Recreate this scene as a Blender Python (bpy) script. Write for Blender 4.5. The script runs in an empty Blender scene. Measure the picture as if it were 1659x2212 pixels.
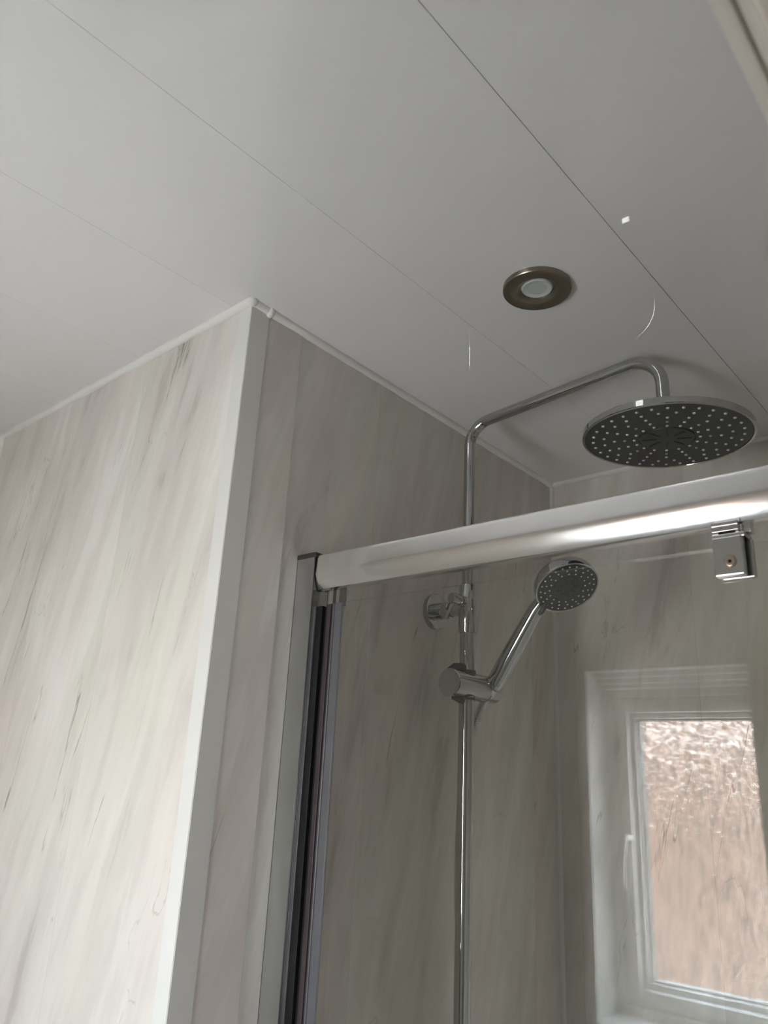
import bpy, bmesh, math, random
from mathutils import Vector, Matrix

random.seed(7)
sc = bpy.context.scene
C = sc.collection

# ------------------------------------------------------------------ camera, sky, exposure
CAMZ = 1.72                      # eye height; everything below is written relative to it: z = CAMZ + h
YAW, PITCH, ROLL, FPX = 0.732945107, 0.327026556, 0.0507783846, 1669.55857
f = Vector((-math.sin(YAW) * math.cos(PITCH), math.cos(YAW) * math.cos(PITCH), math.sin(PITCH)))
r0 = Vector((math.cos(YAW), math.sin(YAW), 0)); u0 = r0.cross(f)
r = math.cos(ROLL) * r0 + math.sin(ROLL) * u0
u = -math.sin(ROLL) * r0 + math.cos(ROLL) * u0
cam_d = bpy.data.cameras.new('camera'); cam = bpy.data.objects.new('camera', cam_d); C.objects.link(cam)
M = Matrix((r, u, -f)).transposed().to_4x4(); M.translation = Vector((0, 0, CAMZ))
cam.matrix_world = M
cam_d.sensor_fit = 'VERTICAL'; cam_d.sensor_height = 36.0; cam_d.sensor_width = 27.0
cam_d.lens = 36.0 * FPX / 2212.0
cam_d.clip_start = 0.01
cam_d.dof.use_dof = True; cam_d.dof.focus_distance = 1.15; cam_d.dof.aperture_fstop = 9.5
sc.camera = cam

# surroundings outside the obscured window: pale paving below with its glow set to light the ceiling, a pinkish house across the yard, white sky above
world = bpy.data.worlds.new('sky'); sc.world = world; world.use_nodes = True
bg = world.node_tree.nodes['Background']; bg.inputs['Strength'].default_value = 26.0
wnt = world.node_tree
wtc = wnt.nodes.new('ShaderNodeTexCoord'); wsp = wnt.nodes.new('ShaderNodeSeparateXYZ'); wnt.links.new(wtc.outputs['Generated'], wsp.inputs[0])
wad = wnt.nodes.new('ShaderNodeMath'); wad.operation = 'MULTIPLY_ADD'; wad.inputs[1].default_value = 0.5; wad.inputs[2].default_value = 0.5
wnt.links.new(wsp.outputs['Z'], wad.inputs[0])
wcr = wnt.nodes.new('ShaderNodeValToRGB'); wnt.links.new(wad.outputs[0], wcr.inputs['Fac']); 
HOUSE = (0.064, 0.038, 0.0265, 1)
el = wcr.color_ramp.elements; el[0].position = 0.0; el[0].color = (0.24, 0.245, 0.25, 1); el[1].position = 1.0; el[1].color = (0.62, 0.78, 1.0, 1)
for p_, c_ in ((0.355, (0.30, 0.30, 0.295, 1)), (0.385, HOUSE), (0.541, HOUSE), (0.546, (0.95, 0.98, 1.0, 1)), (0.75, (0.60, 0.68, 0.76, 1))):
    n_ = el.new(p_); n_.color = c_
# house kept to one side; the brighter opening is made up to light the front wall
wcr2 = wnt.nodes.new('ShaderNodeValToRGB'); wnt.links.new(wad.outputs[0], wcr2.inputs['Fac'])
el = wcr2.color_ramp.elements; el[0].position = 0.0; el[0].color = (0.26, 0.265, 0.27, 1); el[1].position = 1.0; el[1].color = (0.62, 0.78, 1.0, 1)
for p_, c_ in ((0.36, (0.33, 0.33, 0.325, 1)), (0.44, (0.43, 0.43, 0.42, 1)), (0.56, (0.43, 0.45, 0.46, 1)), (0.75, (0.50, 0.56, 0.62, 1))):
    n_ = el.new(p_); n_.color = c_
wmr = wnt.nodes.new('ShaderNodeMapRange'); wmr.interpolation_type = 'SMOOTHSTEP'
wmr.inputs['From Min'].default_value = -0.14; wmr.inputs['From Max'].default_value = -0.02
wnt.links.new(wsp.outputs['X'], wmr.inputs['Value'])
wmx = wnt.nodes.new('ShaderNodeMix'); wmx.data_type = 'RGBA'
wnt.links.new(wmr.outputs[0], wmx.inputs[0]); wnt.links.new(wcr.outputs['Color'], wmx.inputs[6]); wnt.links.new(wcr2.outputs['Color'], wmx.inputs[7])
wnt.links.new(wmx.outputs[2], bg.inputs['Color'])

pl = bpy.data.lights.new('window_portal', 'AREA'); pl.shape = 'RECTANGLE'; pl.size = 0.34; pl.size_y = 0.60
pl.cycles.is_portal = True
plo = bpy.data.objects.new('window_portal', pl); C.objects.link(plo)
plo.location = (-0.68, -0.47, CAMZ - 0.12); plo.rotation_euler = (math.radians(90), 0, 0)

# unseen fill lamp added in the hall behind the camera
hl = bpy.data.lights.new('hall_fill', 'AREA'); hl.shape = 'RECTANGLE'; hl.size = 0.7; hl.size_y = 1.0
hl.energy = 2.5; hl.color = (1.0, 0.97, 0.94)
hlo = bpy.data.objects.new('hall_fill', hl); C.objects.link(hlo)
hlo.location = (1.25, 0.1, 1.5); hlo.rotation_euler = (0, math.radians(90), 0)

vs = sc.view_settings
sc.display_settings.display_device = 'sRGB'
vs.view_transform = 'Standard'; vs.look = 'None'; vs.gamma = 1.0; vs.use_curve_mapping = False
vs.exposure = 1.56
cy = sc.cycles
cy.max_bounces = 10; cy.diffuse_bounces = 5; cy.glossy_bounces = 6; cy.transmission_bounces = 8
cy.transparent_max_bounces = 12; cy.sample_clamp_indirect = 20.0; cy.sample_clamp_direct = 0.0
cy.caustics_reflective = True; cy.caustics_refractive = True; cy.blur_glossy = 0.6
cy.use_denoising = True
cy.use_adaptive_sampling = True; cy.adaptive_threshold = 0.015

# ------------------------------------------------------------------ materials
def rgb(s):
    s = s.lstrip('#'); o = []
    for i in (0, 2, 4):
        v = int(s[i:i + 2], 16) / 255.0
        o.append(v / 12.92 if v <= 0.04045 else ((v + 0.055) / 1.055) ** 2.4)
    return (*o, 1.0)

def mat(name, col, rough=0.4, metal=0.0, ior=1.45, bump=None, coat=0.0):
    m = bpy.data.materials.new(name); m.use_nodes = True
    nt = m.node_tree; b = nt.nodes['Principled BSDF']
    b.inputs['Base Color'].default_value = col if len(col) == 4 else (*col, 1)
    b.inputs['Roughness'].default_value = rough; b.inputs['Metallic'].default_value = metal
    b.inputs['IOR'].default_value = ior; b.inputs['Coat Weight'].default_value = coat
    if bump:
        sc_, st, dist = bump[:3]
        tc = nt.nodes.new('ShaderNodeTexCoord'); mp = nt.nodes.new('ShaderNodeMapping')
        mp.inputs['Scale'].default_value = bump[3] if len(bump) > 3 else (1, 1, 1)
        n = nt.nodes.new('ShaderNodeTexNoise'); n.inputs['Scale'].default_value = sc_; n.inputs['Detail'].default_value = 3
        bp = nt.nodes.new('ShaderNodeBump'); bp.inputs['Strength'].default_value = st; bp.inputs['Distance'].default_value = dist
        nt.links.new(tc.outputs['Object'], mp.inputs['Vector']); nt.links.new(mp.outputs['Vector'], n.inputs['Vector'])
        nt.links.new(n.outputs['Fac'], bp.inputs['Height']); nt.links.new(bp.outputs['Normal'], b.inputs['Normal'])
    return m

class NB:
    """small node-building helper"""
    def __init__(s, m): s.nt = m.node_tree
    def n(s, t, **kw):
        o = s.nt.nodes.new(t)
        for k, v in kw.items(): setattr(o, k, v)
        return o
    def l(s, a, b): s.nt.links.new(a, b)
    def math(s, op, a, b=None, c=None, clamp=False):
        o = s.n('ShaderNodeMath', operation=op); o.use_clamp = clamp
        for i, v in enumerate((a, b, c)):
            if v is None: continue
            if isinstance(v, (int, float)): o.inputs[i].default_value = v
            else: s.l(v, o.inputs[i])
        return o.outputs[0]
    def noise(s, vec, scale, detail=4, rough=0.55, dist=0.0):
        o = s.n('ShaderNodeTexNoise'); o.inputs['Scale'].default_value = scale; o.inputs['Detail'].default_value = detail
        o.inputs['Roughness'].default_value = rough; o.inputs['Distortion'].default_value = dist
        s.l(vec, o.inputs['Vector']); return o.outputs['Fac']
    def ramp(s, fac, stops, interp='EASE'):
        o = s.n('ShaderNodeValToRGB'); o.color_ramp.interpolation = interp
        e = o.color_ramp.elements
        while len(e) < len(stops): e.new(0.5)
        for i, (p, c) in enumerate(stops):
            e[i].position = p; e[i].color = c if hasattr(c, '__len__') else (c, c, c, 1)
        s.l(fac, o.inputs['Fac']); return o.outputs['Color']
    def mix(s, fac, a, b, blend='MIX'):
        o = s.n('ShaderNodeMix', data_type='RGBA', blend_type=blend)
        if isinstance(fac, (int, float)): o.inputs[0].default_value = fac
        else: s.l(fac, o.inputs[0])
        for i, v in ((6, a), (7, b)):
            if hasattr(v, '__len__'): o.inputs[i].default_value = v
            else: s.l(v, o.inputs[i])
        return o.outputs[2]

def marble(name, offs=0.0, seed=0.0):
    """printed marble PVC cladding: 250 mm panels, slanting beige and grey streaks, hairline cracks"""
    m = bpy.data.materials.new(name); m.use_nodes = True
    b = NB(m); bs = m.node_tree.nodes['Principled BSDF']
    uv = b.n('ShaderNodeUVMap').outputs['UV']
    sep = b.n('ShaderNodeSeparateXYZ'); b.l(uv, sep.inputs[0])
    U, V = sep.outputs[0], sep.outputs[1]
    pu = b.math('DIVIDE', b.math('ADD', U, offs), 0.25)
    idx = b.math('FLOOR', pu); frac = b.math('SUBTRACT', pu, idx)
    wn = b.n('ShaderNodeTexWhiteNoise', noise_dimensions='1D'); b.l(b.math('ADD', idx, seed + 0.37), wn.inputs['W'])
    jump = b.math('MULTIPLY', wn.outputs['Value'], 1.1)
    # slanted coordinates: streaks lean to the right going up
    su = b.math('SUBTRACT', U, b.math('MULTIPLY', V, 0.24))
    def vec(kx, ky, kj, zz):
        o = b.n('ShaderNodeCombineXYZ')
        b.l(b.math('MULTIPLY', su, kx), o.inputs[0])
        b.l(b.math('ADD', b.math('MULTIPLY', V, ky), b.math('MULTIPLY', jump, kj)), o.inputs[1])
        o.inputs[2].default_value = zz + seed
        return o.outputs[0]
    broad = b.noise(vec(6.5, 1.6, 0.5, 0.0), 1.0, 3, 0.5, 0.35)
    mid = b.noise(vec(24, 4.2, 2.0, 4.0), 1.0, 5, 0.6, 0.35)
    fine = b.noise(vec(120, 7.0, 2.0, 9.0), 1.0, 3, 0.6, 0.4)
    tint = b.noise(vec(5, 1.8, 1.5, 14.0), 1.0, 2, 0.5, 0.3)
    t = b.math('ADD', b.math('MULTIPLY', broad, 0.50), b.math('MULTIPLY', mid, 0.42))
    t = b.math('ADD', t, b.math('MULTIPLY', fine, 0.08))
    col = b.ramp(t, [(0.36, (0.56, 0.525, 0.485, 1)), (0.43, (0.69, 0.655, 0.615, 1)),
                     (0.52, (0.75, 0.72, 0.67, 1)), (0.62, (0.83, 0.80, 0.765, 1))])
    tc = b.ramp(tint, [(0.36, (0.985, 1.0, 0.975, 1)), (0.5, (1, 1, 1, 1)), (0.64, (1.0, 0.965, 0.975, 1))])
    col = b.mix(1.0, col, tc, 'MULTIPLY')
    # hairline cracks, running mostly along the streaks, broken up by a mask
    def crack(kx, ky, w, lo, hi, z):
        nz = b.noise(vec(kx, ky, 1.0, z), 1.0, 6, 0.47, 0.0)
        line = b.math('SUBTRACT', 1.0, b.math('DIVIDE', b.math('ABSOLUTE', b.math('SUBTRACT', nz, 0.5)), w), clamp=True)
        mk = b.noise(vec(8, 3.5, 1.0, z + 5), 1.0, 3, 0.6)
        return b.math('MULTIPLY', line, b.ramp(mk, [(lo, 0.0), (hi, 1.0)]))
    c1 = crack(9, 0.75, 0.0034, 0.53, 0.60, 20.0)
    c2 = crack(9, 2.6, 0.0034, 0.56, 0.62, 40.0)
    col = b.mix(b.math('MULTIPLY', c1, 0.62), col, (0.11, 0.10, 0.085, 1))
    col = b.mix(b.math('MULTIPLY', c2, 0.30), col, (0.16, 0.145, 0.12, 1))
    # butt joint between two panels
    e = b.math('MINIMUM', frac, b.math('SUBTRACT', 1.0, frac))
    jl = b.math('LESS_THAN', e, 0.0016)
    col = b.mix(b.math('MULTIPLY', jl, 0.22), col, (0.15, 0.14, 0.12, 1))
    b.l(col, bs.inputs['Base Color'])
    bs.inputs['Roughness'].default_value = 0.10; bs.inputs['IOR'].default_value = 1.46
    bs.inputs['Coat Weight'].default_value = 0.0
    tcg = b.n('ShaderNodeTexCoord')
    wv = b.noise(tcg.outputs['Object'], 7.0, 2)
    bp = b.n('ShaderNodeBump'); bp.inputs['Strength'].default_value = 0.10; bp.inputs['Distance'].default_value = 0.004
    b.l(wv, bp.inputs['Height']); b.l(bp.outputs['Normal'], bs.inputs['Normal'])
    return m

marbL = marble('marble_panel_front', 0.07, 0.0)
marbB = marble('marble_panel_shower', 0.13, 3.3)
marbK = marble('marble_panel_back', 0.02, 7.1)
marbO = marble('marble_panel_other', 0.0, 11.0)
ceil_m = mat('white_gloss_ceiling_panel', (0.80, 0.795, 0.79), 0.02, 0, 1.55, bump=(5.0, 0.08, 0.0015))
upvc = mat('white_plastic_trim', (0.76, 0.755, 0.73), 0.25)
silic = mat('white_sealant_bead', (0.84, 0.83, 0.80), 0.35, bump=(60, 0.3, 0.001))
paint = mat('white_gloss_paint', (0.86, 0.82, 0.75), 0.3)
chrome = mat('polished_chrome', (0.52, 0.53, 0.53), 0.035, 1.0)
chrome2 = mat('bright_anodised_aluminium', (0.93, 0.93, 0.93), 0.16, 1.0, bump=(14, 0.10, 0.0006, (0.6, 1, 1)))
satin = mat('satin_silver', (0.62, 0.64, 0.65), 0.22, 1.0)
nickel = mat('brushed_bronze_nickel', (0.30, 0.265, 0.215), 0.30, 1.0, bump=(300, 0.12, 0.0003))
dgrey = mat('dark_grey_plastic', (0.045, 0.050, 0.050), 0.35)
dgrey2 = mat('darker_grey_recess', (0.018, 0.020, 0.020), 0.4)
nozm = mat('pale_rubber_nozzle', (0.62, 0.64, 0.64), 0.5)
black = mat('black_rubber_seal', (0.004, 0.004, 0.005), 0.5)
maroon = mat('dark_brown_magnetic_strip', (0.05, 0.038, 0.040), 0.35)
seal = mat('grey_translucent_seal', (0.115, 0.115, 0.125), 0.3)
hose_m = mat('chrome_hose_winding', (0.6, 0.6, 0.6), 0.12, 1.0)
screw_m = mat('brass_tinted_screw', (0.52, 0.45, 0.38), 0.3, 1.0)
led_m = mat('frosted_lamp_glass', (0.55, 0.59, 0.58), 0.12, 0, 1.5)
floor_m = mat('grey_floor_vinyl', (0.40, 0.39, 0.38), 0.45, bump=(20, 0.1, 0.002))
hall_m = mat('hall_cream_paint', (0.25, 0.24, 0.22), 0.7)
right_m = mat('taupe_wall_paint', (0.42, 0.40, 0.37), 0.5)
brick_ext = mat('pink_render_outside', (0.027, 0.0125, 0.0075), 0.9, bump=(30, 0.3, 0.01))
ground_m = mat('outside_paving', (0.42, 0.41, 0.39), 0.9)

# clear shower glass with a faint green cast
glass = bpy.data.materials.new('clear_toughened_glass'); glass.use_nodes = True
nb = NB(glass); nt = glass.node_tree; nt.nodes.remove(nt.nodes['Principled BSDF'])
out = nt.nodes['Material Output']
gl = nb.n('ShaderNodeBsdfGlossy'); gl.inputs['Roughness'].default_value = 0.0
tr = nb.n('ShaderNodeBsdfTransparent'); tr.inputs['Color'].default_value = (0.985, 0.992, 0.983, 1)
gm = nb.n('ShaderNodeNewGeometry'); dt_ = nb.n('ShaderNodeVectorMath', operation='DOT_PRODUCT')
nb.l(gm.outputs['Incoming'], dt_.inputs[0]); nb.l(gm.outputs['Normal'], dt_.inputs[1])
cs = nb.math('SUBTRACT', 1.0, nb.math('ABSOLUTE', dt_.outputs['Value']), clamp=True)
fr = nb.math('ADD', nb.math('MULTIPLY', nb.math('POWER', cs, 5.0), 0.94), 0.056)
mx = nb.n('ShaderNodeMixShader'); nb.l(fr, mx.inputs[0]); nb.l(tr.outputs[0], mx.inputs[1]); nb.l(gl.outputs[0], mx.inputs[2])
nb.l(mx.outputs[0], out.inputs['Surface'])

# obscured window glass: streaky ripples that bend and scatter the view outside
obs = bpy.data.materials.new('obscured_window_glass'); obs.use_nodes = True
nb = NB(obs); nt = obs.node_tree; nt.nodes.remove(nt.nodes['Principled BSDF']); out = nt.nodes['Material Output']
tcn = nb.n('ShaderNodeTexCoord')
mp = nb.n('ShaderNodeMapping'); mp.inputs['Scale'].default_value = (1.0, 9.0, 0.28); nb.l(tcn.outputs['Object'], mp.inputs['Vector'])
h1 = nb.noise(mp.outputs['Vector'], 130, 3, 0.6, 0.8)
mp2 = nb.n('ShaderNodeMapping'); mp2.inputs['Scale'].default_value = (1.0, 9.0, 0.6); nb.l(tcn.outputs['Object'], mp2.inputs['Vector'])
h2 = nb.noise(mp2.outputs['Vector'], 120, 2, 0.5, 0.5)
hh = nb.math('ADD', h1, nb.math('MULTIPLY', h2, 0.8))
bp = nb.n('ShaderNodeBump'); bp.inputs['Strength'].default_value = 1.0; bp.inputs['Distance'].default_value = 0.009
nb.l(hh, bp.inputs['Height'])
rf = nb.n('ShaderNodeBsdfRefraction'); rf.inputs['IOR'].default_value = 1.25; rf.inputs['Roughness'].default_value = 0.0
nb.l(bp.outputs['Normal'], rf.inputs['Normal'])
mp3 = nb.n('ShaderNodeMapping'); mp3.inputs['Scale'].default_value = (1.0, 0.0, 0.14); nb.l(tcn.outputs['Object'], mp3.inputs['Vector'])
h3 = nb.noise(mp3.outputs['Vector'], 115, 4, 0.65, 0.6)
pat = nb.ramp(h3, [(0.38, 0.40), (0.50, 0.78), (0.62, 1.0)])  # light and dark of the ripples put into the glass tint
nb.l(pat, rf.inputs['Color'])
tr = nb.n('ShaderNodeBsdfTransparent'); nb.l(pat, tr.inputs['Color'])
tl = nb.n('ShaderNodeBsdfTranslucent'); tl.inputs['Color'].default_value = (0.9, 0.9, 0.9, 1)
gg = nb.n('ShaderNodeBsdfGlossy'); gg.inputs['Roughness'].default_value = 0.08; nb.l(bp.outputs['Normal'], gg.inputs['Normal'])
m1 = nb.n('ShaderNodeMixShader'); m1.inputs[0].default_value = 0.34; nb.l(tr.outputs[0], m1.inputs[1]); nb.l(rf.outputs[0], m1.inputs[2])
m3 = nb.n('ShaderNodeMixShader'); m3.inputs[0].default_value = 0.03; nb.l(m1.outputs[0], m3.inputs[1]); nb.l(tl.outputs[0], m3.inputs[2])
m2 = nb.n('ShaderNodeMixShader'); m2.inputs[0].default_value = 0.05; nb.l(m3.outputs[0], m2.inputs[1]); nb.l(gg.outputs[0], m2.inputs[2])
nb.l(m2.outputs[0], out.inputs['Surface'])
obs_back = bpy.data.materials.new('window_glass_smooth_side'); obs_back.use_nodes = True
nb = NB(obs_back); nt = obs_back.node_tree; nt.nodes.remove(nt.nodes['Principled BSDF'])
tb_ = nb.n('ShaderNodeBsdfTransparent'); tb_.inputs['Color'].default_value = (0.97, 0.97, 0.97, 1)
nb.l(tb_.outputs[0], nt.nodes['Material Output'].inputs['Surface'])

# ------------------------------------------------------------------ mesh helpers (h coordinates: z above eye height)
def P(x, y, h): return Vector((x, y, CAMZ + h))

def link_mesh(name, bm, mats, parent=None, smooth=None, recalc=True):
    if recalc: bmesh.ops.recalc_face_normals(bm, faces=bm.faces)
    off = Vector((0, 0, 0)); q = parent
    while q is not None:
        off += q.location; q = q.parent
    for v in bm.verts: v.co -= off
    me = bpy.data.meshes.new(name); bm.to_mesh(me); bm.free()
    for m in (mats if isinstance(mats, (list, tuple)) else [mats]): me.materials.append(m)
    if smooth is not None:
        for p in me.polygons: p.use_smooth = True
        me.set_sharp_from_angle(angle=math.radians(smooth))
    o = bpy.data.objects.new(name, me); C.objects.link(o)
    if parent is not None: o.parent = parent
    return o

def box(bm, a, b, bev=0.0, mi=0):
    (x0, y0, z0), (x1, y1, z1) = a, b
    r_ = bmesh.ops.create_cube(bm, size=1.0)
    vs_ = r_['verts']
    for v in vs_:
        v.co = Vector((x0 + (v.co.x + .5) * (x1 - x0), y0 + (v.co.y + .5) * (y1 - y0), CAMZ + z0 + (v.co.z + .5) * (z1 - z0)))
    fs = list({f_ for v in vs_ for f_ in v.link_faces})
    for f_ in fs: f_.material_index = mi
    if bev > 0:
        es = list({e for v in vs_ for e in v.link_edges})
        bmesh.ops.bevel(bm, geom=es, offset=bev, segments=2, affect='EDGES', profile=0.6)
    return bm

def frame_of(d):
    d = Vector(d).normalized()
    a = Vector((0, 0, 1)) if abs(d.z) < 0.9 else Vector((1, 0, 0))
    s = d.cross(a).normalized(); t = s.cross(d).normalized()
    return s, t, d

def lathe(bm, origin, axis, prof, seg=48, mi=0, caps=True, mis=None):
    """prof: list of (distance along axis, radius)"""
    s, t, d = frame_of(axis); rings = []
    for (a, rad) in prof:
        ring = []
        for k in range(seg):
            an = 2 * math.pi * k / seg
            ring.append(bm.verts.new(origin + d * a + (s * math.cos(an) + t * math.sin(an)) * max(rad, 1e-5)))
        rings.append(ring)
    for i in range(len(rings) - 1):
        for k in range(seg):
            f_ = bm.faces.new((rings[i][k], rings[i][(k + 1) % seg], rings[i + 1][(k + 1) % seg], rings[i + 1][k]))
            f_.material_index = mis[i] if mis else mi
    if caps:
        for ring in (rings[0], rings[-1]):
            try:
                f_ = bm.faces.new(ring); f_.material_index = mi
            except ValueError: pass
    return bm

def tube(bm, pts, rad, seg=24, mi=0, caps=True):
    """parallel-transported tube; rad is a number or one per point"""
    n = len(pts); rr = rad if hasattr(rad, '__len__') else [rad] * n
    tang = []
    for i in range(n):
        a = pts[max(i - 1, 0)]; b = pts[min(i + 1, n - 1)]
        tang.append((b - a).normalized())
    s, t, _ = frame_of(tang[0]); rings = []
    for i in range(n):
        s = (s - tang[i] * s.dot(tang[i])).normalized(); t = tang[i].cross(s).normalized()
        rings.append([bm.verts.new(pts[i] + (s * math.cos(2 * math.pi * k / seg) + t * math.sin(2 * math.pi * k / seg)) * rr[i]) for k in range(seg)])
    for i in range(n - 1):
        for k in range(seg):
            f_ = bm.faces.new((rings[i][k], rings[i][(k + 1) % seg], rings[i + 1][(k + 1) % seg], rings[i + 1][k])); f_.material_index = mi
    if caps:
        for ring in (rings[0], rings[-1]):
            f_ = bm.faces.new(ring); f_.material_index = mi
    return bm

def extrude(bm, prof, a, b, mi=0, closed=True):
    """prof: callables of corner offsets; list of Vectors swept from a to b"""
    A = [bm.verts.new(a + p) for p in prof]; B = [bm.verts.new(b + p) for p in prof]
    n = len(prof)
    for i in range(n if closed else n - 1):
        f_ = bm.faces.new((A[i], A[(i + 1) % n], B[(i + 1) % n], B[i])); f_.material_index = mi
    if closed:
        bm.faces.new(A).material_index = mi; bm.faces.new(B).material_index = mi
    return bm

def bend(p0, p1, p2, rad, n=14):
    """polyline p0 -> p1 -> p2 with the corner at p1 rounded"""
    d0 = (p0 - p1).normalized(); d1 = (p2 - p1).normalized()
    half = d0.angle(d1) / 2; L = rad / math.tan(half)
    a = p1 + d0 * L; b = p1 + d1 * L
    ctr = p1 + (d0 + d1).normalized() * (rad / math.sin(half))
    va = a - ctr; vb = b - ctr; tot = va.angle(vb); ax = va.cross(vb).normalized()
    return [ctr + Matrix.Rotation(tot * i / n, 3, ax) @ va for i in range(n + 1)]

def empty(name, loc, label=None, cat=None, group=None, kind=None):
    o = bpy.data.objects.new(name, None); C.objects.link(o); o.location = loc; o.empty_display_size = 0.05
    if label: o['label'] = label
    if cat: o['category'] = cat
    if group: o['group'] = group
    if kind: o['kind'] = kind
    return o

def struct(o, label=None, cat=None):
    o['kind'] = 'structure'
    if label: o['label'] = label
    if cat: o['category'] = cat
    return o

def uv_world(o):
    me = o.data; uvl = me.uv_layers.new(name='UVMap')
    mw = o.matrix_world
    for p in me.polygons:
        n = p.normal
        for li in p.loop_indices:
            co = me.vertices[me.loops[li].vertex_index].co
            if abs(n.y) > abs(n.x) and abs(n.y) > abs(n.z): uvl.data[li].uv = (co.x, co.z)
            elif abs(n.x) > abs(n.z): uvl.data[li].uv = (co.y, co.z)
            else: uvl.data[li].uv = (co.x, co.y)

# ------------------------------------------------------------------ room shell
H = 0.64                                        # ceiling above the eye
FL = -CAMZ                                      # floor
XL, XR = -1.6155, -0.058                        # left and right wall faces
YW, YF, YB = -0.30, 0.5805, 1.4665              # window wall, front of the shower end wall, back wall
XA, XB = -0.7995, -0.8150                       # shower wall at its outer and inner end (slightly out of square)

def wallx(y): return XA + (XB - XA) * (y - 0.58) / (YB - 0.58)

# ceiling: 250 mm planks running front to back with fine grooves between
bm = bmesh.new()
seams = [-1.583, -1.333, -1.083, -0.833, -0.584, -0.3255, -0.0755]
edges = [XL - 0.12] + seams + [0.06]
for i in range(len(edges) - 1):
    g0 = 0.0 if i == 0 else (0.00045 if abs(edges[i] + 0.3255) < 1e-3 else 0.0002)
    g1 = 0.0 if i == len(edges) - 2 else (0.00045 if abs(edges[i + 1] + 0.3255) < 1e-3 else 0.0002)
    box(bm, (edges[i] + g0, YW - 0.15, H), (edges[i + 1] - g1, YB + 0.12, H + 0.02))
box(bm, (XL - 0.12, YW - 0.15, H + 0.003), (0.06, YB + 0.12, H + 0.06))
struct(link_mesh('ceiling', bm, ceil_m), 'glossy white plank ceiling with fine grooves', 'ceiling')
bm = bmesh.new(); box(bm, (XL - 0.12, YW - 0.15, FL - 0.05), (1.45, YB + 0.12, FL)); box(bm, (0.0, -1.05, FL - 0.05), (1.45, YW - 0.15, FL))
struct(link_mesh('floor', bm, floor_m), 'grey floor', 'floor')

def wall(name, m, *boxes, label=None):
    bm = bmesh.new()
    for a, b in boxes: box(bm, a, b)
    o = link_mesh(name, bm, m); uv_world(o); struct(o, label, 'wall'); return o

wall('wall_front', marbL, ((XL - 0.12, YF, FL), (XA, YF + 0.1, H)), label='brightly lit marble panel wall on the left, facing the window')
bm = bmesh.new()
q = [Vector((XA, YF + 0.0006, 0)), Vector((XB, YB, 0)), Vector((XB - 0.09, YB, 0)), Vector((XA - 0.09, YF + 0.0006, 0))]
extrude(bm, q, Vector((0, 0, 0)), Vector((0, 0, CAMZ + H)))
o = link_mesh('wall_shower', bm, marbB); uv_world(o); struct(o, 'shaded marble panel wall that carries the shower pipe', 'wall')
wall('wall_back', marbK, ((XB - 0.09, YB, FL), (0.06, YB + 0.1, H)), label='marble panel wall at the back of the shower behind the glass')
wall('wall_left', marbO, ((XL - 0.12, YW - 0.15, FL), (XL, YF, H)), label='marble panel wall at the far left edge')
# window opening: straight left reveal, right reveal splayed behind the wall edge
WX0, WX1 = -0.893, -0.519
WZ0, WZ1 = -0.475, 0.261
YI = -0.40
bm = bmesh.new()
box(bm, (XL, YW - 0.15, FL), (WX0, YW, H)); box(bm, (WX1, YW - 0.012, FL), (0.06, YW, H))
box(bm, (WX1 + 0.034, YW - 0.15, FL), (0.06, YW - 0.012, H))
box(bm, (WX0, YW - 0.15, WZ1), (WX1 + 0.034, YW - 0.012, H)); box(bm, (WX0, YW - 0.012, WZ1), (WX1, YW, H))
box(bm, (WX0, YW - 0.15, FL), (WX1 + 0.034, YW - 0.012, WZ0)); box(bm, (WX0, YW - 0.012, FL), (WX1, YW, WZ0))
o = link_mesh('wall_window', bm, marbO); uv_world(o); struct(o, 'marble panel wall around the window, seen reflected in the shower glass', 'wall')
# right wall with the doorway the picture is taken from
DY0, DY1, DH = -0.24, 0.50, 0.2865
wall('wall_right', right_m, ((XR, YW, FL), (0.045, DY0, H)), ((XR, DY1, FL), (0.045, 0.70, H)), ((XR, DY0, DH), (0.045, DY1, H)),
     label='taupe wall on the right with the doorway')
wall('wall_shower_right', marbO, ((XR, 0.70, FL), (0.045, YB, H)), label='marble panel wall closing the shower on the right')
bm = bmesh.new(); box(bm, (XB, 0.69, FL), (XR, YB, FL + 0.06), 0.004)  # unseen tray, added to bounce light into the shower
struct(link_mesh('floor_shower', bm, upvc), 'unseen white shower tray', 'shower tray')
wall('wall_hall', hall_m, ((0.045, -1.0, FL), (1.4, -0.9, 0.7)), ((0.045, 1.2, FL), (1.4, 1.3, 0.7)), ((1.3, -1.0, FL), (1.4, 1.3, 0.7)),
     ((0.045, -1.0, 0.66), (1.4, 1.3, 0.72)), ((0.0, -1.0, FL), (0.0455, YW - 0.15, 0.7)), label='taupe walls of the hall outside the doorway')

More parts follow.
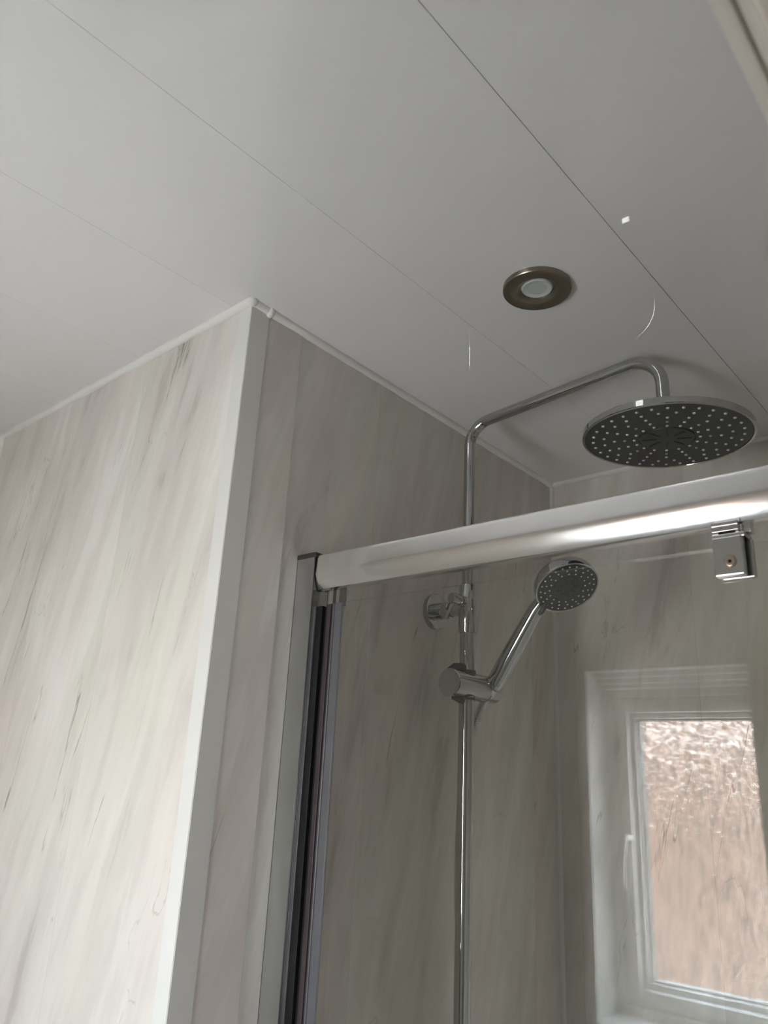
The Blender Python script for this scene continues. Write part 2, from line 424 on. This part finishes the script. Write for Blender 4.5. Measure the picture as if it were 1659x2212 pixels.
# door frame whose head crosses the top right corner
dt = empty('door_1', P(-0.01, DY0, FL), 'white painted door frame, its head crossing the top right corner', 'door frame', kind='structure')
bm = bmesh.new()
box(bm, (XR - 0.0005, DY0 - 0.04, 0.2805), (XR + 0.0062, DY1 + 0.04, 0.33), 0.0006)        # architrave edge
box(bm, (XR + 0.0062, DY0, 0.2842), (XR + 0.0095, DY1, 0.2869), 0.0)                        # shadow rebate
box(bm, (XR + 0.0080, DY0, 0.2790), (XR + 0.0132, DY1, 0.2869), 0.0012)                     # stop bead
box(bm, (XR + 0.0132, DY0, 0.2856), (0.05, DY1, 0.2869), 0.0)
link_mesh('door_head', bm, paint, dt, 40)
for nm, y0, y1 in (('door_jamb', DY0 - 0.001, DY0 + 0.012), ('door_jamb', DY1 - 0.012, DY1 + 0.001)):
    bm = bmesh.new(); box(bm, (XR + 0.001, y0, FL), (0.05, y1, 0.2842), 0.001); link_mesh(nm, bm, paint, dt)

# ------------------------------------------------------------------ trims and sealant
def bead(name, pts, rad, m=silic, label=None, seg=10, wob=0.0):
    bm = bmesh.new(); out_ = []; rr = []
    for i in range(len(pts) - 1):
        n = max(2, int((pts[i + 1] - pts[i]).length / 0.02))
        for k in range(n):
            out_.append(pts[i].lerp(pts[i + 1], k / n)); rr.append(rad * (1 + random.uniform(-wob, wob)))
    out_.append(pts[-1]); rr.append(rad)
    tube(bm, out_, rr, seg)
    return struct(link_mesh(name, bm, m, smooth=60), label, 'trim')

e = 0.0012
bead('trim_1', [P(XL + e, YF - e, H - e), P(XA + 0.001, YF - e, H - e)], 0.0085, wob=0.10, label='white sealant bead where the bright marble wall meets the ceiling')
bead('trim_2', [P(XA + 0.001, YF - e, H - e), P(XB + e, YB - e, H - e)], 0.0080, wob=0.10, label='white sealant bead where the shower side wall meets the ceiling')
bead('trim_3', [P(XB + e, YB - e, H - e), P(XR, YB - e, H - e)], 0.0070, wob=0.06, label='white sealant bead where the back wall of the shower meets the ceiling')
bead('trim_4', [P(XB + e, YB - e, H - 0.004), P(XB + e, YB - e, FL)], 0.0062, m=upvc, label='thin white strip down the inner corner of the shower')
bead('trim_5', [P(XL + e, YF - e, H - 0.004), P(XL + e, YF - e, FL)], 0.0095, label='white bead down the corner at the far left edge')
bead('trim_6', [P(XL + e, YF, H - e), P(XL + e, YW, H - e)], 0.008, label='white bead along the left wall at the ceiling')
bead('trim_7', [P(XL, YW + e, H - e), P(XR, YW + e, H - e)], 0.008, label='white bead above the window wall at the ceiling')
bead('trim_8', [P(XL + e, YW + e, H - e), P(XL + e, YW + e, FL)], 0.009, label='white bead down the corner left of the window')
# 30 mm plastic angle on the outer corner
bm = bmesh.new()
prof = [Vector((XA + 0.0016, YF - 0.0016, 0)), Vector((XA - 0.0005 + 0.0016, YF + 0.0320, 0)), Vector((XA - 0.002, YF + 0.0322, 0)),
        Vector((XA - 0.002, YF + 0.0008, 0)), Vector((XA - 0.0240, YF + 0.0008, 0)), Vector((XA - 0.0242, YF - 0.0016, 0))]
extrude(bm, prof, Vector((0, 0, 0)), P(0, 0, H - 0.005))
bmesh.ops.bevel(bm, geom=[ed for ed in bm.edges if abs(ed.verts[0].co.z - ed.verts[1].co.z) > 0.5 and (ed.verts[0].co.xy - Vector((XA + 0.0016, YF - 0.0016))).length < 1e-4],
                offset=0.0008, segments=2, affect='EDGES')
struct(link_mesh('trim_9', bm, upvc), 'white plastic angle strip down the outer wall corner', 'trim')
# lump of sealant and a nick where the beads meet over the corner strip
bm = bmesh.new()
bmesh.ops.create_uvsphere(bm, u_segments=16, v_segments=10, radius=0.0092)
for v in bm.verts: v.co = Vector((v.co.x, v.co.y, v.co.z * 0.9)) + P(XA + 0.001, YF - 0.001, H - 0.002)
lathe(bm, P(XA + 0.001 - 0.0005, YF + 0.030, H - 0.002), (0, 1, 0), [(-0.003, 0.0085), (0, 0.0105), (0.004, 0.0098), (0.006, 0.0085)], 16)
struct(link_mesh('trim_10', bm, silic, smooth=60), 'lump of white sealant on top of the outer wall corner', 'trim')

# ------------------------------------------------------------------ window in the wall behind the camera
wn_ = empty('window_1', P(-0.7, YI, WZ0), 'white window with obscured glass, reflected in the shower door', 'window', kind='structure')
FX0, FX1 = WX0, WX1 + 0.034
bm = bmesh.new()                                  # reveal lining
box(bm, (WX0 - 0.004, YI - 0.05, WZ0), (WX0 + 0.0005, YW + 0.0015, WZ1))
box(bm, (WX0, YI - 0.05, WZ1 - 0.0005), (FX1, YW + 0.0015 - 0.013, WZ1 + 0.004)); box(bm, (WX0, YW - 0.014, WZ1 - 0.0005), (WX1, YW + 0.0015, WZ1 + 0.004))
box(bm, (WX0, YI - 0.05, WZ0 - 0.004), (FX1, YW - 0.012, WZ0 + 0.0005)); box(bm, (WX0, YW - 0.013, WZ0 - 0.004), (WX1, YW + 0.012, WZ0 + 0.0005))
pr = [Vector((WX1 - 0.0005, YW + 0.0005, 0)), Vector((WX1 + 0.003, YW + 0.0005, 0)), Vector((FX1, YI, 0)), Vector((FX1 - 0.004, YI, 0))]
extrude(bm, pr, P(0, 0, WZ0), P(0, 0, WZ1))
box(bm, (WX0, YI - 0.05, WZ1 - 0.0345), (FX1, YI + 0.004, WZ1 + 0.004))
box(bm, (WX0, YI, WZ1 - 0.012), (FX1 - 0.03, YI + 0.062, WZ1), 0.002)
box(bm, (WX0, YI, WZ1 - 0.024), (FX1 - 0.01, YI + 0.040, WZ1 - 0.012), 0.002)
box(bm, (WX0, YI, WZ1 - 0.034), (FX1, YI + 0.022, WZ1 - 0.024), 0.002)
link_mesh('window_reveal', bm, upvc, wn_)
def ring_frame(bm, x0, x1, z0, z1, w, ya, yb, bev=0.003):
    for a, b in (((x0, ya, z0), (x0 + w, yb, z1)), ((x1 - w, ya, z0), (x1, yb, z1)),
                 ((x0 + w, ya, z1 - w), (x1 - w, yb, z1)), ((x0 + w, ya, z0), (x1 - w, yb, z0 + w))):
        box(bm, a, b, bev)
T = WZ1 - 0.034
bm = bmesh.new()
ring_frame(bm, FX0, FX1, WZ0, T, 0.018, YI - 0.06, YI + 0.001, 0.005)
ring_frame(bm, FX0 + 0.018, FX1 - 0.018, WZ0 + 0.018, T - 0.018, 0.0165, YI - 0.06, YI - 0.014, 0.003)
link_mesh('window_frame', bm, upvc, wn_, 40)
SX0, SX1, SZ0, SZ1 = FX0 + 0.0355, FX1 - 0.0355, WZ0 + 0.0355, T - 0.0355
bm = bmesh.new()
ring_frame(bm, SX0, SX1, SZ0, SZ1, 0.020, YI - 0.055, YI + 0.004, 0.005)
ring_frame(bm, SX0 + 0.020, SX1 - 0.020, SZ0 + 0.020, SZ1 - 0.020, 0.013, YI - 0.055, YI - 0.014, 0.006)
sash = link_mesh('window_sash', bm, upvc, wn_, 40)
gx0, gx1, gz0, gz1 = SX0 + 0.033, SX1 - 0.033, SZ0 + 0.033, SZ1 - 0.033
bm = bmesh.new(); ring_frame(bm, gx0, gx1, gz0, gz1, 0.004, YI - 0.050, YI - 0.024, 0)
link_mesh('window_gasket_gap', bm, mat('grey_glazing_gasket', (0.10, 0.11, 0.11), 0.5), sash)
bm = bmesh.new(); box(bm, (gx0 + 0.001, YI - 0.038, gz0 + 0.001), (gx1 - 0.001, YI - 0.034, gz1 - 0.001))
bm.normal_update()
for f_ in bm.faces: f_.material_index = 0 if f_.calc_center_median().y > YI - 0.0345 else 1
link_mesh('window_pane', bm, [obs, obs_back], sash)
bm = bmesh.new(); ring_frame(bm, SX0 - 0.0022, SX1 + 0.0022, SZ0 - 0.0022, SZ1 + 0.0022, 0.0032, YI - 0.050, YI - 0.018, 0)  # dark ring drawn in to deepen the gap between frame and sash
link_mesh('window_gasket_gap', bm, dgrey2, wn_)
# espagnolette handle
hx = SX0 + 0.012
bm = bmesh.new()
box(bm, (hx - 0.010, YI - 0.003, -0.135), (hx + 0.010, YI + 0.008, -0.085), 0.003)
lathe(bm, P(hx, YI + 0.006, -0.112), (0, 1, 0), [(0, 0.009), (0.022, 0.008), (0.028, 0.006)], 20)
tube(bm, [P(hx, YI + 0.026, -0.104), P(hx - 0.001, YI + 0.034, -0.118), P(hx - 0.004, YI + 0.030, -0.134), P(hx - 0.007, YI + 0.030, -0.16),
          P(hx - 0.007, YI + 0.034, -0.20), P(hx - 0.006, YI + 0.033, -0.222)], [0.008, 0.009, 0.008, 0.006, 0.006, 0.005], 14)
link_mesh('window_handle', bm, upvc, sash, 40)

# ------------------------------------------------------------------ recessed ceiling spotlight
DX, DY = -0.4575, 0.797
dl = empty('ceiling_spotlight', P(DX, DY, H), 'round bronze recessed spotlight, switched off, set in the white ceiling', 'ceiling light')
bm = bmesh.new()
lathe(bm, P(DX, DY, H), (0, 0, -1), [(-0.0, 0.0462), (0.0055, 0.0462), (0.0066, 0.0454), (0.0070, 0.0440), (0.0068, 0.0300), (0.0064, 0.0290), (0.0022, 0.0232), (0.0010, 0.0222), (-0.003, 0.0220), (-0.012, 0.0220)], 72, caps=False)
link_mesh('bezel', bm, nickel, dl, 35)
bm = bmesh.new()
lathe(bm, P(DX, DY, H), (0, 0, -1), [(-0.0115, 0.0218), (0.0016, 0.0214), (0.0030, 0.0206), (0.0036, 0.0192), (0.0030, 0.0182), (0.0029, 0.001)], 56, caps=True)
lens = link_mesh('lens', bm, led_m, dl, 40)
bm = bmesh.new()
lathe(bm, P(DX, DY, H), (0, 0, -1), [(0.0028, 0.0130), (0.0033, 0.0128), (0.0034, 0.0005)], 48, caps=False)
link_mesh('lamp_centre', bm, mat('frosted_lamp_centre', (0.50, 0.54, 0.53), 0.25, 0, 1.5), lens, 40)

# ------------------------------------------------------------------ shower column on the side wall
BX, BY = -0.7365, 1.0375
col = empty('shower_column', P(BX, BY, -0.72), 'chrome overhead shower column with curved arm and round rain head', 'shower')
# lower slide bar
bm = bmesh.new(); tube(bm, [P(BX, BY, -0.72), P(BX, BY, 0.232)], 0.0124, 32)
link_mesh('slide_bar', bm, chrome, col, 40)
# upper riser and arm in one bent tube
E1 = P(BX, BY, 0.5985); E2 = P(-0.386, BY - 0.001, 0.626); E3 = P(-0.3858, BY - 0.001, 0.502)
pts = [P(BX, BY, 0.298)] + bend(P(BX, BY, 0.3), E1, E2, 0.042) + bend(E1, E2, E3, 0.048) + [E3]
bm = bmesh.new(); tube(bm, pts, 0.0097, 32)
link_mesh('riser_arm', bm, chrome, col, 40)
# sleeve
bm = bmesh.new()
lathe(bm, P(BX, BY, 0.226), (0, 0, 1), [(0, 0.0131), (0.0, 0.0148), (0.0008, 0.0152), (0.078, 0.0146), (0.0795, 0.0142), (0.0815, 0.0110), (0.0816, 0.0098)], 40)
link_mesh('sleeve', bm, chrome, col, 40)
# wall bracket: flange, stem
wx = wallx(BY)
bm = bmesh.new()
lathe(bm, P(wx - 0.0005, BY, 0.268), (1, 0, 0), [(0, 0.0305), (0.0095, 0.0305), (0.0108, 0.0295), (0.0110, 0.028), (0.0110, 0.014)], 56)
lathe(bm, P(wx + 0.010, BY, 0.268), (1, 0, 0), [(0, 0.0145), (0.0125, 0.0145), (0.0130, 0.0152), (0.0135, 0.0145), (0.026, 0.0140), (0.0275, 0.0125), (0.0285, 0.0100)], 40)
brk = link_mesh('wall_bracket', bm, chrome, col, 35)
bm = bmesh.new()
lathe(bm, P(wx + 0.036, BY, 0.268), (1, 0, 0), [(0, 0.0110), (0.004, 0.0118), (0.0285, 0.0118)], 36)
link_mesh('bracket_stem', bm, chrome, brk, 35)
bm = bmesh.new()
lathe(bm, P(wx + 0.0375, BY, 0.268), (1, 0, 0), [(0, 0.0112), (0.0, 0.0124), (0.0015, 0.0124), (0.0015, 0.011)], 36)
link_mesh('sealing_ring', bm, dgrey2, brk)
# diverter lever: stub towards the room with a thin pin handle
s0 = P(BX, BY - 0.010, 0.276)
dv = Vector((-0.10, -1, 0.06)).normalized()
bm = bmesh.new()
lathe(bm, s0, dv, [(0, 0.0100), (0.010, 0.0100), (0.0105, 0.0082), (0.0125, 0.0082), (0.013, 0.0094), (0.031, 0.0088), (0.0325, 0.0078), (0.033, 0.006)], 32)
lever = link_mesh('diverter_knob', bm, chrome, col, 35)
k0 = s0 + dv * 0.024
bm = bmesh.new(); tube(bm, [k0, k0 + Vector((-0.012, -0.008, -0.034))], [0.0032, 0.0024], 16)
link_mesh('pin_handle', bm, chrome, lever, 40)
# handset holder: horizontal cylinder clamped on the bar
HZ = 0.142; HC = Vector((-0.738, 0, 0))
bm = bmesh.new()
lathe(bm, P(HC.x, 0.992, HZ), (0, 1, 0), [(0, 0.0205), (0.0012, 0.0218), (0.091, 0.0218), (0.0918, 0.0212)], 48)
holder = link_mesh('handset_holder', bm, chrome, col, 35)
bm = bmesh.new()
lathe(bm, P(HC.x, 1.0845, HZ), (0, 1, 0), [(0, 0.0212), (0.0006, 0.0218), (0.0300, 0.0216), (0.0312, 0.0204)], 48)
link_mesh('swivel_end', bm, chrome, holder, 35)
bm = bmesh.new()
for zz, sg in ((HZ + 0.0205, 1), (HZ - 0.0205, -1)):
    lathe(bm, P(BX, BY, zz - 0.003), (0, 0, 1), [(0, 0.0152), (0.006 if sg > 0 else 0.004, 0.0146)], 32)
tube(bm, [P(BX - 0.014, 0.997 + 0.012, HZ + 0.0195), P(BX - 0.008, 1.004 + 0.012, HZ + 0.026), P(BX, 1.012 + 0.012, HZ + 0.027), P(BX, BY + 0.02, HZ + 0.022)], [0.006, 0.0075, 0.007, 0.004], 16)
tube(bm, [P(BX - 0.004, 1.006, HZ - 0.0225), P(BX, 1.020, HZ - 0.025), P(BX, BY, HZ - 0.0265), P(BX, BY + 0.022, HZ - 0.020)], [0.003, 0.005, 0.006, 0.003], 16)
link_mesh('clamp_gasket', bm, dgrey, holder, 50)

# rain head
HX, HY, HH = -0.3855, 1.0375, 0.4845
tilt = 0.030
nax = Vector((-tilt, 0.0, -1)).normalized()         # spraying direction (downwards)
hc = P(HX, HY, HH)
bm = bmesh.new()
lathe(bm, hc - nax * 0.010, nax, [(-0.008, 0.010), (-0.006, 0.0135), (-0.004, 0.016), (-0.003, 0.030), (-0.0012, 0.095), (-0.0008, 0.1180), (0.0004, 0.1194), (0.0088, 0.1200), (0.0098, 0.1192), (0.0100, 0.1160), (0.0085, 0.1155)], 128, caps=False)
rain = link_mesh('rain_head', bm, chrome, col, 35)
S, Tt, D = frame_of(nax)
sx = Vector((1, 0, 0)); sx = (sx - nax * sx.dot(nax)).normalized(); sy = nax.cross(sx)
bm = bmesh.new()
lathe(bm, hc, nax, [(-0.0015, 0.1158), (-0.0006, 0.1150), (-0.0004, 0.0400), (-0.0014, 0.0392), (-0.0014, 0.0386), (0.0006, 0.0380), (0.0008, 0.0360), (0.0010, 0.0005)], 96, caps=False)
face = link_mesh('spray_plate', bm, dgrey, rain, 35)
bm = bmesh.new()
for k in range(8):                                   # slots in the centre plate
    an = math.radians(22.5 + 45 * k); dd = sx * math.cos(an) + sy * math.sin(an); pp = nax.cross(dd)
    a, b_ = hc + dd * 0.014 + nax * 0.0010, hc + dd * 0.034 + nax * 0.0010
    w = 0.0009
    vv = [a + pp * w, a - pp * w, b_ - pp * w * 1.2, b_ + pp * w * 1.2]
    lo = [bm.verts.new(v) for v in vv]; hi = [bm.verts.new(v + nax * 0.0006) for v in vv]
    bm.faces.new(lo); bm.faces.new(hi)
    for j in range(4): bm.faces.new((lo[j], lo[(j + 1) % 4], hi[(j + 1) % 4], hi[j]))
link_mesh('centre_slots', bm, dgrey2, face)

def nozzles(bm, c, n, ax, ay, rings, rad, ht):
    for (R_, cnt, ph) in rings:
        for k in range(cnt):
            an = 2 * math.pi * (k + ph) / cnt
            o_ = c + (ax * math.cos(an) + ay * math.sin(an)) * R_
            lathe(bm, o_ - n * 0.0006, n, [(0, rad * 1.05), (ht * 0.7, rad), (ht, rad * 0.7)], 10)
bm = bmesh.new()
nozzles(bm, hc - nax * 0.0003, nax, sx, sy, [(0.1040, 32, 0), (0.0885, 24, 0), (0.0885, 8, 0.33), (0.0735, 16, 0), (0.0590, 16, 0), (0.0590, 8, 0.5), (0.0455, 16, 0)], 0.0021, 0.0021)
o = link_mesh('nozzles', bm, nozm, face, 50); o['kind'] = 'stuff'

# ------------------------------------------------------------------ hand shower
hs = empty('hand_shower', P(-0.72, 1.087, 0.13), 'chrome hand shower leaning in its holder on the slide bar', 'hand shower')
n_h = Vector((0.515, -0.30, -0.80)).normalized()
hc2 = P(-0.564, 1.058, 0.286)
base = P(-0.7185, 1.088, 0.146); neck = P(-0.6225, 1.072, 0.270)
dirh = (neck - base).normalized()
bm = bmesh.new()
top_in = hc2 - n_h * 0.012 - (hc2 - neck).normalized() * 0.026
ptsh = [base - dirh * 0.004, base, base.lerp(neck, 0.06), base.lerp(neck, 0.35), base.lerp(neck, 0.7), base.lerp(neck, 0.93), neck.lerp(top_in, 0.35), top_in]
tube(bm, ptsh, [0.0115, 0.0140, 0.0152, 0.0152, 0.0135, 0.0118, 0.0108, 0.0090], 36)
handle = link_mesh('handle', bm, chrome, hs, 45)
bm = bmesh.new()
lathe(bm, hc2, n_h, [(-0.0300, 0.0005), (-0.0295, 0.018), (-0.0270, 0.034), (-0.0225, 0.0445), (-0.0180, 0.0480), (-0.014, 0.0494), (-0.001, 0.0508), (0.0006, 0.0502), (0.0008, 0.0480), (-0.0006, 0.0472)], 96, caps=False)
head = link_mesh('head', bm, chrome, hs, 40)
hx_ = Vector((0, 1, 0)); hx_ = (hx_ - n_h * hx_.dot(n_h)).normalized(); hy_ = n_h.cross(hx_)
bm = bmesh.new()
lathe(bm, hc2, n_h, [(-0.0012, 0.0480), (0.0002, 0.0468), (0.0004, 0.0248), (-0.0004, 0.0242), (-0.0004, 0.0237), (0.0012, 0.0232), (0.0016, 0.0215), (0.0016, 0.0075), (0.0004, 0.0070), (0.0006, 0.0005)], 72, caps=False)
hf = link_mesh('spray_plate', bm, dgrey, head, 35)
bm = bmesh.new()
for k in range(8):
    an = math.radians(45 * k + 10); dd = hx_ * math.cos(an) + hy_ * math.sin(an); pp = n_h.cross(dd)
    if k % 2 == 0 or k % 4 == 1 or True:
        a, b_ = hc2 + dd * 0.0092 + n_h * 0.0014, hc2 + dd * 0.0175 + n_h * 0.0014
        tube(bm, [a, b_], 0.0012, 8)
    d2 = hx_ * math.cos(an + 0.39) + hy_ * math.sin(an + 0.39)
    if k % 2: lathe(bm, hc2 + d2 * 0.0185 + n_h * 0.0012, n_h, [(0, 0.0013), (0.0008, 0.0011)], 10)
link_mesh('centre_slots', bm, dgrey2, hf)
bm = bmesh.new()
nozzles(bm, hc2, n_h, hx_, hy_, [(0.0425, 24, 0), (0.0355, 16, 0.25), (0.0285, 16, 0.0)], 0.0014, 0.0018)
o = link_mesh('nozzles', bm, nozm, hf, 50); o['kind'] = 'stuff'
rimd = (neck - hc2); rimd = (rimd - n_h * rimd.dot(n_h)).normalized()
tb = hc2 + rimd * 0.047 + hx_ * -0.010
bm = bmesh.new()
tube(bm, [tb - rimd * 0.006, tb + n_h * 0.003 + rimd * 0.001, tb + n_h * 0.006 + rimd * 0.008, tb + n_h * 0.006 + rimd * 0.014], [0.003, 0.0045, 0.0042, 0.0028], 14)
link_mesh('mode_lever', bm, dgrey, head, 50)
bm = bmesh.new()
lathe(bm, base - dirh * 0.022, dirh, [(0, 0.0075), (0.004, 0.0090), (0.014, 0.0102), (0.0185, 0.0104), (0.019, 0.0090), (0.024, 0.0090)], 32)
link_mesh('hose_connector', bm, nozm, hs, 40)

# flexible hose dropping from the handset behind the bar
hose = empty('shower_hose', P(BX, BY, -0.7), 'ribbed chrome shower hose hanging behind the slide bar', 'hose')
ctl = [base - dirh * 0.020, base - dirh * 0.045, P(-0.7475, 1.072, 0.070), P(-0.7520, 1.062, 0.030), P(-0.7560, 1.056, -0.03), P(-0.7570, 1.053, -0.10),
       P(-0.7565, 1.053, -0.18), P(-0.7540, 1.058, -0.25), P(-0.7500, 1.064, -0.33), P(-0.744, 1.074, -0.45), P(-0.738, 1.084, -0.62)]
def cr(p0, p1, p2, p3, t):
    return 0.5 * ((2 * p1) + (p2 - p0) * t + (2 * p0 - 5 * p1 + 4 * p2 - p3) * t * t + (3 * p1 - p0 - 3 * p2 + p3) * t ** 3)
path = []
for i in range(len(ctl) - 1):
    a, b_, c_, d_ = ctl[max(i - 1, 0)], ctl[i], ctl[i + 1], ctl[min(i + 2, len(ctl) - 1)]
    n = max(2, int((c_ - b_).length / 0.0010))
    for k in range(n): path.append(cr(a, b_, c_, d_, k / n))
path.append(ctl[-1])
bm = bmesh.new()
tube(bm, path, [0.0070 if (i % 4) in (1, 2) else (0.0062 if i % 4 == 0 else 0.0067) for i in range(len(path))], 14)
link_mesh('hose_winding', bm, hose_m, hose, 80)

# ------------------------------------------------------------------ shower enclosure frame
YG = 0.7125
RX1 = XR + 0.0
fr_ = empty('shower_enclosure_frame', P(-0.80, YG, FL), 'chrome framed shower enclosure, wall profile and thick bright top rail', 'shower enclosure')
jx0 = wallx(YG) - 0.001
bm = bmesh.new()
for a, b_ in (((jx0, YG, FL), (-0.7655, YG + 0.0016, 0.2835)), ((-0.7671, YG, FL), (-0.7655, YG + 0.030, 0.2835)),
              ((jx0, YG + 0.0284, FL), (-0.7655, YG + 0.030, 0.2835)), ((jx0, YG, FL), (jx0 + 0.002, YG + 0.030, 0.2835))):
    box(bm, a, b_, 0.0004)
prof_j = link_mesh('wall_profile', bm, satin, fr_)
bm = bmesh.new(); box(bm, (jx0 - 0.0008, YG - 0.0010, 0.2825), (-0.7645, YG + 0.031, 0.2895), 0.0010)
link_mesh('profile_cap', bm, mat('grey_end_cap', (0.20, 0.21, 0.21), 0.25, 1.0), fr_)
bm = bmesh.new()                                   # inner channel lip of the profile
box(bm, (-0.7652, YG + 0.003, FL), (-0.7600, YG + 0.026, 0.2125), 0.0004)
link_mesh('channel_lip', bm, mat('dark_channel_metal', (0.13, 0.135, 0.14), 0.35, 0.6), fr_)
bm = bmesh.new(); box(bm, (-0.7600, YG + 0.006, FL), (-0.7505, YG + 0.022, 0.2128), 0.0004)
box(bm, (-0.7505, YG + 0.012, FL), (-0.7470, YG + 0.022, 0.2120))
link_mesh('magnet_seal', bm, black, fr_)

# top rail: bowed section
rp = []
zc, zt, zb = 0.2612, 0.2853, 0.2372
def rail_y(z):
    y_ = YG + 0.0010; n_ = 40
    if z >= 0.2600: return y_ + math.tan(math.radians(2.5)) * (z - 0.2600) + (0.0025 * max(0.0, (z - 0.2825) / 0.0028) ** 2)
    for i in range(n_):
        zz_ = 0.2600 - (0.2600 - z) * (i + 0.5) / n_
        th = 4 + 28 * ((0.2600 - zz_) / 0.0228) ** 0.9
        y_ += math.tan(math.radians(th)) * (0.2600 - z) / n_
    return y_
for k in range(25):
    z = zt - (zt - zb) * k / 24
    rp.append(Vector((0, rail_y(z), CAMZ + z)))
rp += [Vector((0, YG + 0.0118, CAMZ + zb - 0.0012)), Vector((0, YG + 0.0150, CAMZ + zb - 0.0012)), Vector((0, YG + 0.0150, CAMZ + zb + 0.002)),
       Vector((0, YG + 0.034, CAMZ + zb + 0.002)), Vector((0, YG + 0.034, CAMZ + zt)), Vector((0, YG + 0.008, CAMZ + zt + 0.0004))]
bm = bmesh.new(); extrude(bm, rp, Vector((-0.7612, 0, 0)), Vector((XR, 0, 0)))
rail = link_mesh('top_rail', bm, chrome2, fr_, 30)
rp2 = [Vector((0, YG + 0.0005 + (p.y - YG) * 0.97, (p.z - CAMZ - zc) * 1.035 + zc + CAMZ)) for p in rp]
bm = bmesh.new(); extrude(bm, rp2, Vector((-0.7645, 0, 0)), Vector((-0.7612, 0, 0)))
link_mesh('rail_end_plate', bm, chrome, rail, 30)
bm = bmesh.new()
box(bm, (-0.7500, YG + 0.016, 0.2135), (-0.7270, YG + 0.028, 0.2400), 0.001)
box(bm, (-0.7395, YG + 0.013, 0.2135), (-0.7383, YG + 0.017, 0.2385)); box(bm, (-0.7275, YG + 0.013, 0.2135), (-0.7263, YG + 0.017, 0.2385))
link_mesh('door_stop', bm, chrome, rail)

# ------------------------------------------------------------------ sliding glass door
sd = empty('sliding_glass_door', P(-0.45, YG + 0.0125, FL), 'clear glass sliding shower door hanging below the chrome rail', 'shower door')
GY0, GY1 = YG + 0.0125, YG + 0.0185
bm = bmesh.new(); box(bm, (-0.7420, GY0, FL + 0.05), (-0.085, GY1, 0.2165), 0.0)
link_mesh('glass_pane', bm, glass, sd)
bm = bmesh.new()
box(bm, (-0.7465, GY0 - 0.0015, FL + 0.05), (-0.7415, GY0 + 0.009, 0.2150), 0.0004)
box(bm, (-0.7415, GY0 - 0.0030, FL + 0.05), (-0.7375, GY0 + 0.0, 0.2150), 0.0006)
box(bm, (-0.7372, GY0 - 0.0012, FL + 0.05), (-0.7350, GY0 - 0.0002, 0.2150), 0.0)
link_mesh('magnetic_strip', bm, maroon, sd)
bm = bmesh.new()
box(bm, (-0.7350, GY0 - 0.0014, FL + 0.05), (-0.7170, GY0 - 0.0004, 0.2150), 0.0003)
tube(bm, [P(-0.7325, GY0 - 0.0018, FL + 0.05), P(-0.7325, GY0 - 0.0018, 0.2150)], 0.0012, 10)
tube(bm, [P(-0.7190, GY0 - 0.0014, FL + 0.05), P(-0.7190, GY0 - 0.0014, 0.2150)], 0.0008, 10)
link_mesh('edge_seal', bm, seal, sd)
# roller hanger
bm = bmesh.new()
box(bm, (-0.2315, GY0 - 0.0095, 0.1862), (-0.2050, GY0 - 0.0005, 0.2232), 0.0013)
box(bm, (-0.2300, GY1 + 0.0005, 0.1862), (-0.2010, GY1 + 0.0080, 0.2232), 0.0013)
box(bm, (-0.2315, GY0 - 0.0085, 0.2218), (-0.2020, GY1 + 0.0070, 0.2262), 0.0010)
hg = link_mesh('roller_hanger', bm, satin, sd)
bm = bmesh.new()
box(bm, (-0.2310, GY0 - 0.0090, 0.2285), (-0.2070, GY0 - 0.0030, 0.2372), 0.0006)
box(bm, (-0.2310, GY0 - 0.0098, 0.2338), (-0.2070, GY0 - 0.0086, 0.2372), 0.0004)
box(bm, (-0.2310, GY0 - 0.0085, 0.2262), (-0.2250, GY0 + 0.002, 0.2290), 0.0003)
box(bm, (-0.2100, GY0 - 0.0085, 0.2262), (-0.2070, GY0 + 0.002, 0.2290), 0.0003)
box(bm, (-0.2062, GY0 - 0.001, 0.2270), (-0.1985, GY0 + 0.010, 0.2400), 0.0006)
link_mesh('hanger_clip', bm, satin, hg)
bm = bmesh.new(); box(bm, (-0.2250, GY0 - 0.004, 0.2262), (-0.2095, GY0 + 0.012, 0.2290))
link_mesh('rubber_block', bm, black, hg)
sc0 = P(-0.2168, GY0 - 0.0095, 0.1992)
bm = bmesh.new()
lathe(bm, sc0, (0, -1, 0), [(-0.0005, 0.0060), (0.0001, 0.0060), (0.0003, 0.0056), (0.0008, 0.0050), (0.0010, 0.0040), (0.0010, 0.0017), (-0.0004, 0.0015)], 40, caps=False)
scr = link_mesh('screw', bm, screw_m, hg, 40)
bm = bmesh.new(); lathe(bm, sc0, (0, -1, 0), [(0.0001, 0.0018), (0.0003, 0.0018)], 6)
link_mesh('screw_socket', bm, black, scr)

# ------------------------------------------------------------------ white wall cabinet in the corner left of the window
cb = empty('wall_cabinet', P(-1.56, YW, -0.36), 'narrow white wall cabinet beside the window, faintly reflected in the shower glass', 'cabinet')
bm = bmesh.new(); box(bm, (XL + 0.010, YW + 0.0005, -0.36), (-1.515, YW + 0.085, 0.22), 0.002)
body = link_mesh('body', bm, upvc, cb)
bm = bmesh.new(); box(bm, (XL + 0.011, YW + 0.0865, -0.358), (-1.518, YW + 0.100, 0.218), 0.002)
dr = link_mesh('door', bm, upvc, cb)
bm = bmesh.new(); box(bm, (-1.5178, YW + 0.0865, -0.358), (-1.5150, YW + 0.102, 0.218), 0.0004)
link_mesh('edge_strip', bm, chrome, dr)
